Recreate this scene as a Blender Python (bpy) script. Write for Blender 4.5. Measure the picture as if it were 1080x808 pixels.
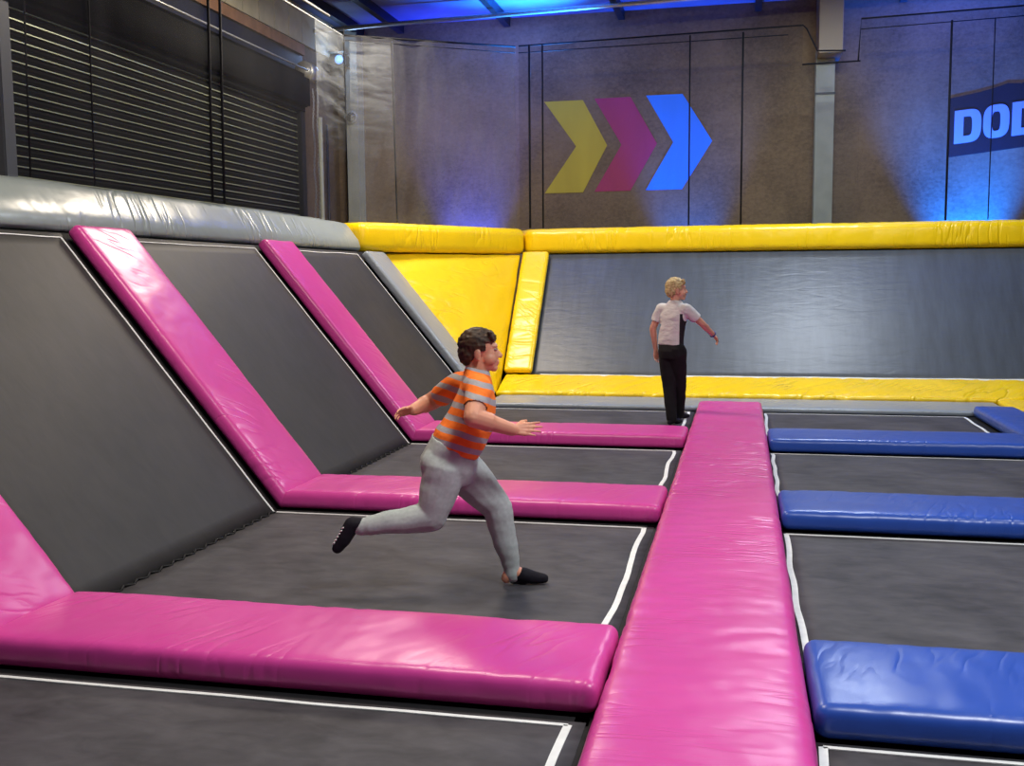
import bpy, bmesh, math, random
from mathutils import Vector, Matrix, noise

random.seed(7)
for o in list(bpy.data.objects):
    bpy.data.objects.remove(o)
SC = bpy.context.scene
COL = SC.collection

# ------------------------------------------------------------------ camera, world, light, exposure
cd = bpy.data.cameras.new('camera')
cam = bpy.data.objects.new('camera', cd)
COL.objects.link(cam)
cd.sensor_fit = 'HORIZONTAL'
cd.sensor_width = 36.0
cd.lens = 36.31
cd.clip_start = 0.05
RX = Vector((0.97642392, 0.21568786, -0.00866456))
UY = Vector((-0.01339645, 0.10061036, 0.99483571))
FW = Vector((-0.21544573, 0.97126531, -0.10112782))
m = Matrix.Identity(4)
for i in range(3):
    m[i][0], m[i][1], m[i][2] = RX[i], UY[i], -FW[i]
m[2][3] = 1.6
cam.matrix_world = m
SC.camera = cam

SC.view_settings.view_transform = 'Standard'
SC.view_settings.look = 'None'
SC.view_settings.gamma = 1.0
SC.view_settings.use_curve_mapping = False
SC.view_settings.exposure = 0.0

W = bpy.data.worlds.new('hall_world')
SC.world = W
W.use_nodes = True
W.node_tree.nodes['Background'].inputs[0].default_value = (0.9, 0.92, 1.0, 1)
W.node_tree.nodes['Background'].inputs[1].default_value = 0.06


def lamp(name, kind, loc, power, color=(1, 1, 1), target=None, size=1.0, size_y=None, spot=60, blend=.5, spread=None):
    d = bpy.data.lights.new(name, kind)
    d.energy = power
    d.color = color
    if kind == 'AREA':
        d.shape = 'RECTANGLE'
        d.size = size
        d.size_y = size_y or size
        if spread:
            d.spread = math.radians(spread)
    elif kind == 'SPOT':
        d.spot_size = math.radians(spot)
        d.spot_blend = blend
        d.shadow_soft_size = size
    else:
        d.shadow_soft_size = size
    o = bpy.data.objects.new(name, d)
    COL.objects.link(o)
    o.location = loc
    if target is not None:
        o.rotation_euler = (Vector(target) - Vector(loc)).to_track_quat('-Z', 'Y').to_euler()
    return o


WARM = (1.0, 0.93, 0.82)
COOL = (0.92, 0.96, 1.0)
lamp('hall_light', 'AREA', (1.9, 2.3, 5.5), 290, COOL, (1.3, 2.9, 0), 1.3, 1.0)
lamp('hall_light', 'AREA', (-2.2, 5.2, 5.5), 185, (1, .88, .72), (-2.2, 5.4, 0), 1.2, 1.2)
lamp('hall_light', 'AREA', (4.0, 6.5, 5.5), 140, COOL, (4.0, 6.5, 0), 1.4, 1.4)
lamp('hall_light', 'AREA', (1.15, 13.0, 5.6), 250, (.80, .89, 1.0), (1.1, 13.2, 0), 1.3, 0.7)
lamp('hall_light', 'AREA', (-3.9, 12.1, 5.6), 290, (1, .87, .70), (-3.9, 11.9, 0), 1.3, 1.3)
BLUE = (0.04, 0.13, 1.0)
lamp('blue_uplight', 'SPOT', (3.27, 16.42, 1.2), 9500, (0, .11, 1.0), (3.27, 16.9, 3.6), .06, spot=64, blend=.9)
lamp('blue_uplight', 'SPOT', (-0.80, 16.3, 1.0), 1900, (0, .10, 1.0), (-0.85, 16.85, 3.7), .06, spot=52, blend=.9)
lamp('blue_uplight', 'SPOT', (-4.4, 16.4, 1.2), 2400, (0.02, .06, 1), (-4.4, 16.85, 3.2), .06, spot=56, blend=.9)
lamp('blue_uplight', 'SPOT', (-3.0, 15.9, 4.4), 1500, (0.02, 0.24, 1.0), (-3.2, 15.2, 5.8), .05, spot=104, blend=.9)
lamp('blue_wash', 'AREA', (-3.6, 15.95, 5.6), 40, (.12, .2, 1.0), (-3.6, 16.8, 4.4), 2.6, .2)
lamp('blue_wash', 'AREA', (2.9, 15.95, 5.6), 26, (.10, .14, 1.0), (2.9, 16.8, 4.2), 1.6, .2)

# ------------------------------------------------------------------ materials
def lin(c):
    return tuple(((v / 255) / 12.92 if v / 255 <= .04045 else ((v / 255 + .055) / 1.055) ** 2.4) for v in c)


class NT:
    def __init__(self, name):
        self.m = bpy.data.materials.new(name)
        self.m.use_nodes = True
        self.t = self.m.node_tree
        self.b = self.t.nodes['Principled BSDF']
        self.out = self.t.nodes['Material Output']

    def n(self, typ, **kw):
        nd = self.t.nodes.new(typ)
        for k, v in kw.items():
            if k.startswith('i_'):
                key = k[2:]
                nd.inputs[int(key) if key.isdigit() else key].default_value = v
            else:
                setattr(nd, k, v)
        return nd

    def l(self, a, b):
        self.t.links.new(a, b)

    def math(self, op, a, b=None, c=None):
        nd = self.n('ShaderNodeMath', operation=op)
        for i, v in enumerate((a, b, c)):
            if v is None:
                continue
            if isinstance(v, (int, float)):
                nd.inputs[i].default_value = v
            else:
                self.l(v, nd.inputs[i])
        return nd.outputs[0]

    def coords(self, scale=(1, 1, 1), rot=(0, 0, 0), kind='Object'):
        tc = self.n('ShaderNodeTexCoord')
        mp = self.n('ShaderNodeMapping')
        mp.inputs['Scale'].default_value = scale
        mp.inputs['Rotation'].default_value = rot
        self.l(tc.outputs[kind], mp.inputs[0])
        return mp.outputs[0]

    def noise(self, vec, scale, detail=2, rough=.5, dist=0):
        nd = self.n('ShaderNodeTexNoise')
        nd.inputs['Scale'].default_value = scale
        nd.inputs['Detail'].default_value = detail
        nd.inputs['Roughness'].default_value = rough
        nd.inputs['Distortion'].default_value = dist
        self.l(vec, nd.inputs['Vector'])
        return nd.outputs[0]

    def ramp(self, fac, stops):
        r = self.n('ShaderNodeValToRGB')
        e = r.color_ramp.elements
        while len(e) < len(stops):
            e.new(.5)
        for i, (p, c) in enumerate(stops):
            e[i].position = p
            e[i].color = (*c, 1) if len(c) == 3 else c
        self.l(fac, r.inputs[0])
        return r.outputs[0]

    def bump(self, h, strength, dist=.01):
        b = self.n('ShaderNodeBump')
        b.inputs['Strength'].default_value = strength
        b.inputs['Distance'].default_value = dist
        self.l(h, b.inputs['Height'])
        self.l(b.outputs[0], self.b.inputs['Normal'])

    def base(self, c):
        if isinstance(c, tuple):
            self.b.inputs['Base Color'].default_value = (*c, 1)
        else:
            self.l(c, self.b.inputs['Base Color'])

    def set(self, rough=None, spec=None, metal=None):
        if rough is not None:
            self.b.inputs['Roughness'].default_value = rough
        if spec is not None:
            self.b.inputs['Specular IOR Level'].default_value = spec
        if metal is not None:
            self.b.inputs['Metallic'].default_value = metal


def plain(name, rgb, rough=.5, spec=.5, metal=0, var=.0, scale=20):
    t = NT(name)
    c = lin(rgb)
    if var:
        v = t.noise(t.coords(), scale, 3)
        d = tuple(max(0, x * (1 - var)) for x in c)
        e = tuple(x * (1 + var) for x in c)
        t.base(t.ramp(v, [(.3, d), (.7, e)]))
    else:
        t.base(c)
    t.set(rough, spec, metal)
    return t.m


def vinyl(name, rgb, rough=.3, wr=.5, along=9.0, across=1.6, spec=.5, diag=0.0, worn=None):
    """stretched PVC cover: creases run across the pad's length (local x)"""
    t = NT(name)
    c = lin(rgb)
    v = t.noise(t.coords(), 1.3, 3)
    t.base(t.ramp(v, [(.3, tuple(x * .94 for x in c)), (.7, tuple(min(1, x * 1.05) for x in c))]))
    mp = t.n('ShaderNodeMapping')
    mp.inputs['Scale'].default_value = (along, across, across * .7)
    t.l(t.coords((1, 1, 1), (0, 0, diag)), mp.inputs[0])
    co = mp.outputs[0]
    n1 = t.noise(co, 1.0, 2, .5, .2)
    ridge = t.math('ABSOLUTE', t.math('SUBTRACT', n1, .5))
    crease = t.math('SMOOTH_MIN', t.math('MULTIPLY', ridge, 9.0), .55, .3)
    patch = t.noise(t.coords((1, 1, 1)), 1.4, 1)
    pm = t.ramp(patch, [(.42, (0, 0, 0)), (.62, (1, 1, 1))])
    if worn:
        # the cover is creased where it is walked on and tight elsewhere
        sx = t.n('ShaderNodeSeparateXYZ')
        t.l(t.n('ShaderNodeTexCoord').outputs['Object'], sx.inputs[0])
        mr = t.n('ShaderNodeMapRange', interpolation_type='SMOOTHSTEP')
        t.l(sx.outputs[0], mr.inputs[0])
        mr.inputs[1].default_value, mr.inputs[2].default_value, mr.inputs[3].default_value, mr.inputs[4].default_value = worn
        pm = t.math('MULTIPLY', pm, mr.outputs[0])
    soft = t.noise(t.coords((2.2, 1.6, 2)), 1.6, 2)
    fine = t.noise(t.coords((1, 1, 1)), 180, 2)
    h = t.math('ADD', t.math('MULTIPLY', t.math('SUBTRACT', crease, .55), t.math('MULTIPLY', pm, wr)),
               t.math('ADD', t.math('MULTIPLY', soft, 1.2), t.math('MULTIPLY', fine, .012)))
    t.bump(h, .55, .02)
    t.set(rough, spec)
    return t.m


PINK = vinyl('pink_vinyl', (206, 66, 150), .33, 1.0, 11, 1.6, worn=(5.0, 8.0, .3, 2.0))
PINKF = vinyl('pink_vinyl_flat', (206, 66, 150), .33, .45, 7, 1.6, diag=.5)
BLUEV = vinyl('blue_vinyl', (42, 78, 168), .32, .28, 7, 1.5, diag=.3)
YEL = vinyl('yellow_vinyl', (244, 204, 12), .30, 1.1, 8, 1.5, diag=.6)
YELK = vinyl('yellow_wrinkled_vinyl', (244, 204, 12), .28, 2.6, 7, 1.6, diag=.7)
GREY = vinyl('grey_vinyl', (138, 146, 154), .30, .7, 9, 1.5, diag=.6)


def mat_weave(name='black_trampoline_weave', c0=(48, 47, 51), c1=(80, 78, 82), ro=.66, sp=.28):
    t = NT(name)
    co = t.coords()
    big = t.noise(co, 1.5, 4, .6)
    mid = t.noise(t.coords((1.6, 3.2, 1.6)), 3.0, 4, .6, .5)
    f = t.math('ADD', t.math('MULTIPLY', big, .6), t.math('MULTIPLY', mid, .4))
    t.base(t.ramp(f, [(.36, lin(c0)), (.62, lin(c1))]))
    wv = t.noise(t.coords((1, 1, 1)), 260, 2)
    t.bump(t.math('ADD', t.math('MULTIPLY', mid, 1.0), t.math('MULTIPLY', wv, .10)), .22, .006)
    t.set(ro, sp)
    return t.m


WEAVE = mat_weave()


def wall_weave():
    t = NT('grey_wall_trampoline_weave')
    mid = t.noise(t.coords((5.0, .8, 1.0)), 1.6, 4, .6)
    t.base(t.ramp(mid, [(.3, lin((66, 71, 78))), (.7, lin((78, 85, 95)))]))
    rip = t.noise(t.coords((2.0, 8, 1)), 1.3, 3, .55, .6)
    wv = t.noise(t.coords(), 260, 2)
    t.bump(t.math('ADD', t.math('MULTIPLY', rip, 1.0), t.math('MULTIPLY', wv, .08)), .32, .014)
    t.set(.40, .5)
    return t.m


WALLWEAVE = wall_weave()
SLOPEW = mat_weave('black_slope_weave', (44, 43, 42), (55, 53, 52), .58, .35)
WEB = plain('black_webbing', (30, 30, 31), .75, .3, var=.2)
STITCH = plain('white_stitching', (226, 228, 226), .7, .3, var=.06)
BLACKF = plain('black_frame_cloth', (22, 22, 23), .8, .3, var=.2)


def osb():
    t = NT('brown_osb_board')
    fl = t.n('ShaderNodeTexVoronoi')
    fl.inputs['Scale'].default_value = 1.0
    t.l(t.coords((16, 16, 34), (0, .5, 0)), fl.inputs['Vector'])
    big = t.noise(t.coords(), .9, 4, .6)
    g = t.noise(t.coords((14, 14, 14)), 1.6, 4, .65)
    v = t.math('ADD', t.math('MULTIPLY', fl.outputs['Color'], .10), t.math('ADD', t.math('MULTIPLY', big, .60), t.math('MULTIPLY', g, .30)))
    t.base(t.ramp(v, [(.30, lin((88, 72, 50))), (.50, lin((122, 102, 74))), (.75, lin((146, 124, 92)))]))
    t.set(.7, .25)
    t.bump(g, .05, .01)
    return t.m


OSB = osb()
CEIL = plain('blue_grey_roof_sheet', (120, 130, 165), .6, .4, var=.15, scale=2)
CREAM = plain('cream_cladding', (206, 200, 168), .6, .3, var=.12, scale=3)
COLW = plain('off_white_steel', (150, 154, 140), .5, .4, var=.08, scale=4)
DARKST = plain('dark_steel', (38, 40, 44), .45, .5, .3, var=.15)
SLAT = plain('black_slat', (20, 21, 21), .9, .1, var=.15)
SLATL = plain('slat_highlight', (185, 192, 160), .34, .5, .6)  # pale tone paints the highlights along the slats
TIMBER = plain('brown_timber', (140, 104, 76), .6, .3, var=.2, scale=6)
GALV = plain('galvanised_steel', (190, 192, 186), .35, .5, .6, var=.1)
ROPE = plain('black_rope', (20, 20, 24), .8, .2)
ROOMW = plain('hall_wall_paint', (96, 92, 92), .8, .2, var=.1, scale=2)
FLOORM = plain('black_deck', (24, 24, 25), .8, .2, var=.2)


def net_mat(name, rgb, dens, fold, var=.5, fade=None):
    t = NT(name)
    t.base(lin(rgb))
    t.set(.8, .2)
    tr = t.n('ShaderNodeBsdfTransparent')
    mx = t.n('ShaderNodeMixShader')
    n1 = t.noise(t.coords(fold), 1.0, 3, .6, .8)
    f = t.ramp(n1, [(.3, (dens * (1 - var),) * 3), (.7, (dens * (1 + var),) * 3)])
    if fade:
        sx = t.n('ShaderNodeSeparateXYZ')
        t.l(t.n('ShaderNodeTexCoord').outputs['Object'], sx.inputs[0])
        mr = t.n('ShaderNodeMapRange', interpolation_type='SMOOTHSTEP')
        t.l(t.math('ADD', sx.outputs[2], t.math('MULTIPLY', n1, .6)), mr.inputs[0])
        mr.inputs[1].default_value, mr.inputs[2].default_value = fade
        f = t.math('MULTIPLY', f, mr.outputs[0])
    t.l(f, mx.inputs[0])
    t.l(tr.outputs[0], mx.inputs[1])
    t.l(t.b.outputs[0], mx.inputs[2])
    t.l(mx.outputs[0], t.out.inputs[0])
    return t.m


NET = net_mat('black_net', (44, 44, 52), .24, (1.4, 1.4, .25), .35)
NETC = net_mat('painted_scatter_net', (120, 122, 126), .15, (3.0, 3.0, .8), .6)  # pale colour stands in for light scattered by the corner net
NETO = net_mat('gathered_scatter_net', (138, 144, 150), .22, (1.5, 1.5, 9.0), .95, (3.3, 4.5))  # rumpled net; its paleness is scattered light put into the colour

# ------------------------------------------------------------------ helpers
def link(name, me, mat=None, parent=None):
    o = bpy.data.objects.new(name, me)
    COL.objects.link(o)
    if mat is not None and me is not None:
        for mt in (mat if isinstance(mat, (list, tuple)) else [mat]):
            me.materials.append(mt)
    if parent is not None:
        o.parent = parent
    return o


def tag(o, label, cat, group=None):
    o['label'] = label
    o['category'] = cat
    if group:
        o['group'] = group
    return o


def thing(name, label, cat, loc=(0, 0, 0), rz=0.0, group=None):
    o = bpy.data.objects.new(name, None)
    COL.objects.link(o)
    o.empty_display_size = .1
    o.location = loc
    o.rotation_euler = (0, 0, rz)
    return tag(o, label, cat, group)


def struct(o):
    o['kind'] = 'structure'
    return o


def bm_mesh(name, bm, smooth=False):
    me = bpy.data.meshes.new(name)
    bmesh.ops.recalc_face_normals(bm, faces=bm.faces)
    bm.to_mesh(me)
    bm.free()
    if smooth:
        for p in me.polygons:
            p.use_smooth = True
    return me


def add_box(bm, lo, hi, mi=0):
    v = [bm.verts.new((x, y, z)) for x in (lo[0], hi[0]) for y in (lo[1], hi[1]) for z in (lo[2], hi[2])]
    for q in ((0, 1, 3, 2), (4, 6, 7, 5), (0, 4, 5, 1), (2, 3, 7, 6), (0, 2, 6, 4), (1, 5, 7, 3)):
        f = bm.faces.new([v[i] for i in q])
        f.material_index = mi


def bev_box(name, lo, hi, mat, parent=None, bevel=.01):
    bm = bmesh.new()
    add_box(bm, lo, hi)
    if bevel:
        bmesh.ops.bevel(bm, geom=bm.edges[:], offset=bevel, segments=2, affect='EDGES', profile=.5)
    return link(name, bm_mesh(name, bm), mat, parent)


def add_tube(bm, pts, r, seg=8, closed=False):
    pts = [Vector(p) for p in pts]
    n = len(pts)
    rings = []
    up = None
    for i, p in enumerate(pts):
        a = pts[i - 1] if (i > 0 or closed) else p
        b = pts[(i + 1) % n] if (i < n - 1 or closed) else p
        d = (b - a).normalized()
        if up is None:
            up = Vector((0, 0, 1)) if abs(d.z) < .9 else Vector((1, 0, 0))
        s = d.cross(up).normalized()
        up = s.cross(d).normalized()
        rings.append([bm.verts.new(p + r * (math.cos(t) * s + math.sin(t) * up)) for t in [2 * math.pi * k / seg for k in range(seg)]])
    m_ = n if closed else n - 1
    for i in range(m_):
        A, B = rings[i], rings[(i + 1) % n]
        for k in range(seg):
            bm.faces.new((A[k], A[(k + 1) % seg], B[(k + 1) % seg], B[k]))
    if not closed:
        bm.faces.new(rings[0][::-1])
        bm.faces.new(rings[-1])


def tube(name, pts, r, mat, parent=None, seg=8, closed=False):
    bm = bmesh.new()
    add_tube(bm, pts, r, seg, closed)
    return link(name, bm_mesh(name, bm, True), mat, parent)


def frame(origin, xa, ya, za):
    m = Matrix.Identity(4)
    for i in range(3):
        m[i][0], m[i][1], m[i][2], m[i][3] = xa[i], ya[i], za[i], origin[i]
    return m


def axis_list(L, r, step):
    e = [0, .12 * r, .34 * r, .64 * r, r]
    inner = L - 2 * r
    n = max(1, int(round(inner / step)))
    mid = [r + inner * k / n for k in range(1, n)]
    return e + mid + [L - x for x in e[::-1]]


def pad_mesh(name, L, Wd, T, r=.045, step=.05, seed=0, amp=.004, warp=None, puff=.012, crease=.006, rb=None):
    """upholstered slab: rounded edges, domed top, crosswise creases; local box [0,L]x[0,W]x[0,T]"""
    r = min(r, T * .48)
    xs, ys, zs = axis_list(L, r, step), axis_list(Wd, r, step), axis_list(T, r, max(.02, T / 4))
    nx, ny, nz = len(xs) - 1, len(ys) - 1, len(zs) - 1
    bm = bmesh.new()
    V = {}
    off = Vector((seed * 13.7, seed * 5.1, seed * 3.3))

    def vert(i, j, k):
        key = (i, j, k)
        if key in V:
            return V[key]
        p = Vector((xs[i], ys[j], zs[k]))
        c = Vector((min(max(p.x, r), L - r), min(max(p.y, r), Wd - r), min(max(p.z, r), T - r)))
        d = p - c
        if d.length > 1e-9:
            # cube-to-sphere style rounding
            mx = max(abs(d.x), abs(d.y), abs(d.z))
            p = c + d.normalized() * mx
            nrm = d.normalized()
        else:
            nrm = Vector((0, 0, 0))
        u, w = p.x / L, p.y / Wd
        top = min(1, max(0, (p.z - .25 * T) / (.6 * T)))
        dome = puff * top * (1 - (2 * u - 1) ** 8) * (1 - (2 * w - 1) ** 4)
        nn = noise.noise(Vector((p.x * 3.0, p.y * 2.6, p.z * 3)) + off)
        cr = noise.noise(Vector((p.x * 7.5 + p.y * 2.0, p.y * 1.3, p.z * 2)) + off * 2)
        cr = max(0, 1 - abs(cr) * 7) * (.5 + .5 * noise.noise(Vector((p.x * 1.1, p.y * 1.1, 3)) + off))
        if nrm.length < .1:
            nrm = Vector((0, 0, 1 if p.z > T / 2 else 0))
        if p.z < .02:
            nrm = Vector((0, 0, 0))
        p = p + nrm * (nn * amp - cr * crease) + Vector((0, 0, dome))
        if warp:
            p = warp(p)
        V[key] = bm.verts.new(p)
        return V[key]

    def quad(a, b, c, d):
        bm.faces.new((vert(*a), vert(*b), vert(*c), vert(*d)))
    for i in range(nx):
        for j in range(ny):
            quad((i, j, 0), (i, j + 1, 0), (i + 1, j + 1, 0), (i + 1, j, 0))
            quad((i, j, nz), (i + 1, j, nz), (i + 1, j + 1, nz), (i, j + 1, nz))
    for i in range(nx):
        for k in range(nz):
            quad((i, 0, k), (i + 1, 0, k), (i + 1, 0, k + 1), (i, 0, k + 1))
            quad((i, ny, k), (i, ny, k + 1), (i + 1, ny, k + 1), (i + 1, ny, k))
    for j in range(ny):
        for k in range(nz):
            quad((0, j, k), (0, j, k + 1), (0, j + 1, k + 1), (0, j + 1, k))
            quad((nx, j, k), (nx, j + 1, k), (nx, j + 1, k + 1), (nx, j, k + 1))
    return bm_mesh(name, bm, True)


def pad(name, L, Wd, T, fr, mat, parent=None, **kw):
    o = link(name, pad_mesh(name, L, Wd, T, **kw), mat, parent)
    if parent is None:
        o.matrix_world = fr
    else:
        o.matrix_parent_inverse = Matrix.Identity(4)
        o.matrix_basis = parent_matrix(parent).inverted() @ fr
    return o


def parent_matrix(o):
    return Matrix.LocRotScale(o.location, o.rotation_euler, o.scale)


TH = math.radians(50.8)
S_, C_ = math.sin(TH), math.cos(TH)
XW = -3.13          # foot of the left slope
XA, YA, ZA = Vector((1, 0, 0)), Vector((0, 1, 0)), Vector((0, 0, 1))
SL_X, SL_N = Vector((-C_, 0, S_)), Vector((S_, 0, C_))       # up the left slope, its normal
BK_X, BK_N = Vector((0, C_, S_)), Vector((0, -S_, C_))       # up the back slope, its normal
YB = 13.77          # foot of the back slope

# ------------------------------------------------------------------ hall shell
def box_struct(name, lo, hi, mat):
    return struct(bev_box(name, lo, hi, mat, bevel=0))


box_struct('floor', (-6.9, -4.2, -.12), (9.2, 17.0, 0.0), FLOORM)
box_struct('wall_back', (-6.9, 16.8, 0), (9.2, 17.0, 5.95), OSB)
box_struct('wall_left', (-6.9, -4.2, 0), (-6.7, 16.8, 5.95), OSB)
box_struct('wall_right', (9.0, -4.2, 0), (9.2, 16.8, 5.95), ROOMW)
box_struct('wall_front', (-6.7, -4.2, 0), (9.0, -4.0, 5.95), ROOMW)
box_struct('ceiling', (-6.9, -4.2, 5.78), (9.2, 17.0, 5.95), CEIL)
for x in (-6.25, -5.55, -3.75, -1.9, 0.2, 2.3, 4.4, 6.5):
    o = box_struct('ceiling_beam', (x - .05, -3.9, 5.64), (x + .05, 16.79, 5.779), DARKST)
# cream cladding above the shutter, timber lintel beneath it
bm = bmesh.new()
for k in range(26):
    y0 = 4.0 + k * .49
    add_box(bm, (-6.7, y0, 5.22), (-6.64, y0 + .475, 5.77))
o = struct(link('trim_cladding', bm_mesh('trim_cladding', bm), CREAM))
o = box_struct('trim_lintel', (-6.7, 4.0, 5.02), (-6.58, 15.2, 5.17), TIMBER)
o = box_struct('trim_lintel_lower_board', (-6.7, 4.0, 4.70), (-6.62, 15.2, 5.015), DARKST)  # dark steel board below the timber lintel

# slope backing under the slanted trampolines
def prism(name, poly, a, b, axis, mat):
    bm = bmesh.new()
    def P(p, t):
        return (t, p[0], p[1]) if axis == 0 else (p[0], t, p[1])
    A = [bm.verts.new(P(p, a)) for p in poly]
    B = [bm.verts.new(P(p, b)) for p in poly]
    bm.faces.new(A)
    bm.faces.new(B[::-1])
    n = len(poly)
    for i in range(n):
        bm.faces.new((A[i], A[(i + 1) % n], B[(i + 1) % n], B[i]))
    return link(name, bm_mesh(name, bm), mat)


dx = .03
o = struct(prism('wall_left_slope', [(XW - dx, 0), (XW - dx - 1.95 / S_ * C_, 1.95), (-5.30, 1.95), (-5.30, 0)], -3.9, 13.02, 1, BLACKF))
o = struct(prism('wall_back_slope', [(YB + dx, 0), (YB + dx + 1.95 / S_ * C_, 1.95), (15.95, 1.95), (15.95, 0)], -3.16, 8.9, 0, BLACKF))

bm = bmesh.new()  # added unseen board, stops blue uplight leaking through the corner gap
q0, q1 = Vector((-5.09, 13.06, 0)), Vector((-3.58, 15.68, 0))
nn = Vector((-(q1 - q0).y, (q1 - q0).x, 0)).normalized() * .05
vs = [bm.verts.new((p.x, p.y, z)) for z in (0.0, 2.30) for p in (q0, q1, q1 + nn, q0 + nn)]
for q in ((0, 1, 2, 3), (4, 5, 6, 7), (0, 1, 5, 4), (1, 2, 6, 5), (2, 3, 7, 6), (3, 0, 4, 7)):
    bm.faces.new([vs[i] for i in q])
struct(link('corner_light_block', bm_mesh('corner_light_block', bm), BLACKF))

# ------------------------------------------------------------------ trampolines
def strip_loop(bm, pts, w, nrm, wob=.004):
    """flat stitched band along a polyline lying in a plane"""
    pts = [Vector(p) for p in pts]
    for a, b in zip(pts, pts[1:]):
        L = (b - a).length
        n = max(2, int(L / .12))
        d = (b - a).normalized()
        s = nrm.cross(d).normalized()
        prev = None
        for i in range(n + 1):
            c = a + (b - a) * (i / n)
            q = c + s * wob * 2.2 * noise.noise(c * 2.3) if 0 < i < n else c
            e = w * .5
            cur = [bm.verts.new(q + s * e), bm.verts.new(q - s * e), bm.verts.new(q + s * e + nrm * .004), bm.verts.new(q - s * e + nrm * .004)]
            if prev:
                bm.faces.new((prev[2], cur[2], cur[3], prev[3]))
                bm.faces.new((prev[0], cur[0], cur[2], prev[2]))
                bm.faces.new((prev[1], prev[3], cur[3], cur[1]))
                bm.faces.new((prev[0], prev[1], cur[1], cur[0]))
            prev = cur


def sheet(name, L, Wd, T, fr, mat, parent, sag=0.0, step=.12):
    """thin woven bed with a slight belly; local box [0,L]x[0,W]x[0,T]"""
    nx, ny = max(2, int(L / step)), max(2, int(Wd / step))
    bm = bmesh.new()
    top, bot = {}, {}
    for i in range(nx + 1):
        for j in range(ny + 1):
            x, y = L * i / nx, Wd * j / ny
            dz = sag * (1 - (2 * i / nx - 1) ** 2) * (1 - (2 * j / ny - 1) ** 2)
            top[i, j] = bm.verts.new((x, y, T + dz))
            bot[i, j] = bm.verts.new((x, y, 0))
    for i in range(nx):
        for j in range(ny):
            bm.faces.new((top[i, j], top[i + 1, j], top[i + 1, j + 1], top[i, j + 1]))
            bm.faces.new((bot[i, j], bot[i, j + 1], bot[i + 1, j + 1], bot[i + 1, j]))
    for i in range(nx):
        for j in (0, ny):
            bm.faces.new((top[i, j], top[i + 1, j], bot[i + 1, j], bot[i, j]))
    for j in range(ny):
        for i in (0, nx):
            bm.faces.new((top[i, j], top[i, j + 1], bot[i, j + 1], bot[i, j]))
    o = link(name, bm_mesh(name, bm, False), mat, parent)
    o.matrix_basis = parent_matrix(parent).inverted() @ fr
    for p in o.data.polygons:
        p.use_smooth = p.normal.z > .9
    return o


ROWS = [(1.30, 3.50), (4.33, 6.475), (7.33, 9.46), (10.31, 12.25)]
XL, XR, XR2 = -0.583, 0.292, 2.45
TZ = .006
SLEN = 2.50
left_labels = [
    'black trampoline in front of the nearest pink divider at lower left',
    'black trampoline the boy in orange stripes is running across',
    'black trampoline between the second and third pink dividers, running up the left slope',
    'black trampoline beside the grey back pad where the blond boy stands',
]
right_labels = [
    'black trampoline right of the pink spine, in front of the nearest blue pad',
    'black trampoline between the nearest and the middle blue pad',
    'black trampoline between the middle and the farthest blue pad',
    'black trampoline between the farthest blue pad and the grey back pad',
]
for (y0, y1), lab in zip(ROWS, left_labels):
    t = thing('trampoline', lab, 'trampoline', ((XW + XL) / 2, y0, 0), 0, 'trampolines of the left court')
    inv = parent_matrix(t).inverted()
    sheet('floor_bed', XL - XW + .06, y1 - y0 + .08, TZ, frame((XW, y0 - .04, .001), XA, YA, ZA), WEAVE, t)
    sheet('sloped_bed', SLEN, y1 - y0 + .08, TZ, frame((XW, y1 + .04, .001), SL_X, -YA, SL_N), SLOPEW, t)
    # dark webbing outside the stitch line
    bm = bmesh.new()
    add_box(bm, (XW, y1 + .015, .001), (XL + .07, y1 + .085, .005))
    add_box(bm, (XL + .015, y0, .001), (XL + .10, y1 + .085, .005))
    w = link('webbing', bm_mesh('webbing', bm), WEB, t)
    w.matrix_basis = inv
    bm = bmesh.new()
    z = TZ + .002
    strip_loop(bm, [(XW, y1, z), (XL, y1, z)], .020, ZA)
    strip_loop(bm, [(XL, y1, z), (XL, y0, z)], .030, ZA, .012)
    strip_loop(bm, [(XL, y0, z), (XW, y0, z)], .020, ZA)
    so = SL_N * z
    a, b = Vector((XW, y1, 0)) + so, Vector((XW, y1, 0)) + SL_X * (SLEN - .04) + so
    c, d = Vector((XW, y0, 0)) + SL_X * (SLEN - .04) + so, Vector((XW, y0, 0)) + so
    strip_loop(bm, [a, b], .016, SL_N)
    strip_loop(bm, [b, c], .008, SL_N)
    strip_loop(bm, [c, d], .020, SL_N)
    w = link('white_stitching', bm_mesh('white_stitching', bm), STITCH, t)
    w.matrix_basis = inv
    # laced seam between floor bed and slope bed
    bm = bmesh.new()
    n = int((y1 - y0) / .06)
    prev = None
    for i in range(n + 1):
        y = y0 + (y1 - y0) * i / n
        p = Vector((XW + (.022 if i % 2 else .0), y, TZ + .003 if i % 2 else TZ + .012))
        if prev is not None:
            add_tube(bm, [prev, p], .006, 5)
        prev = p
    w = link('lacing', bm_mesh('lacing', bm, True), WEB, t)
    w.matrix_basis = inv
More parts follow.
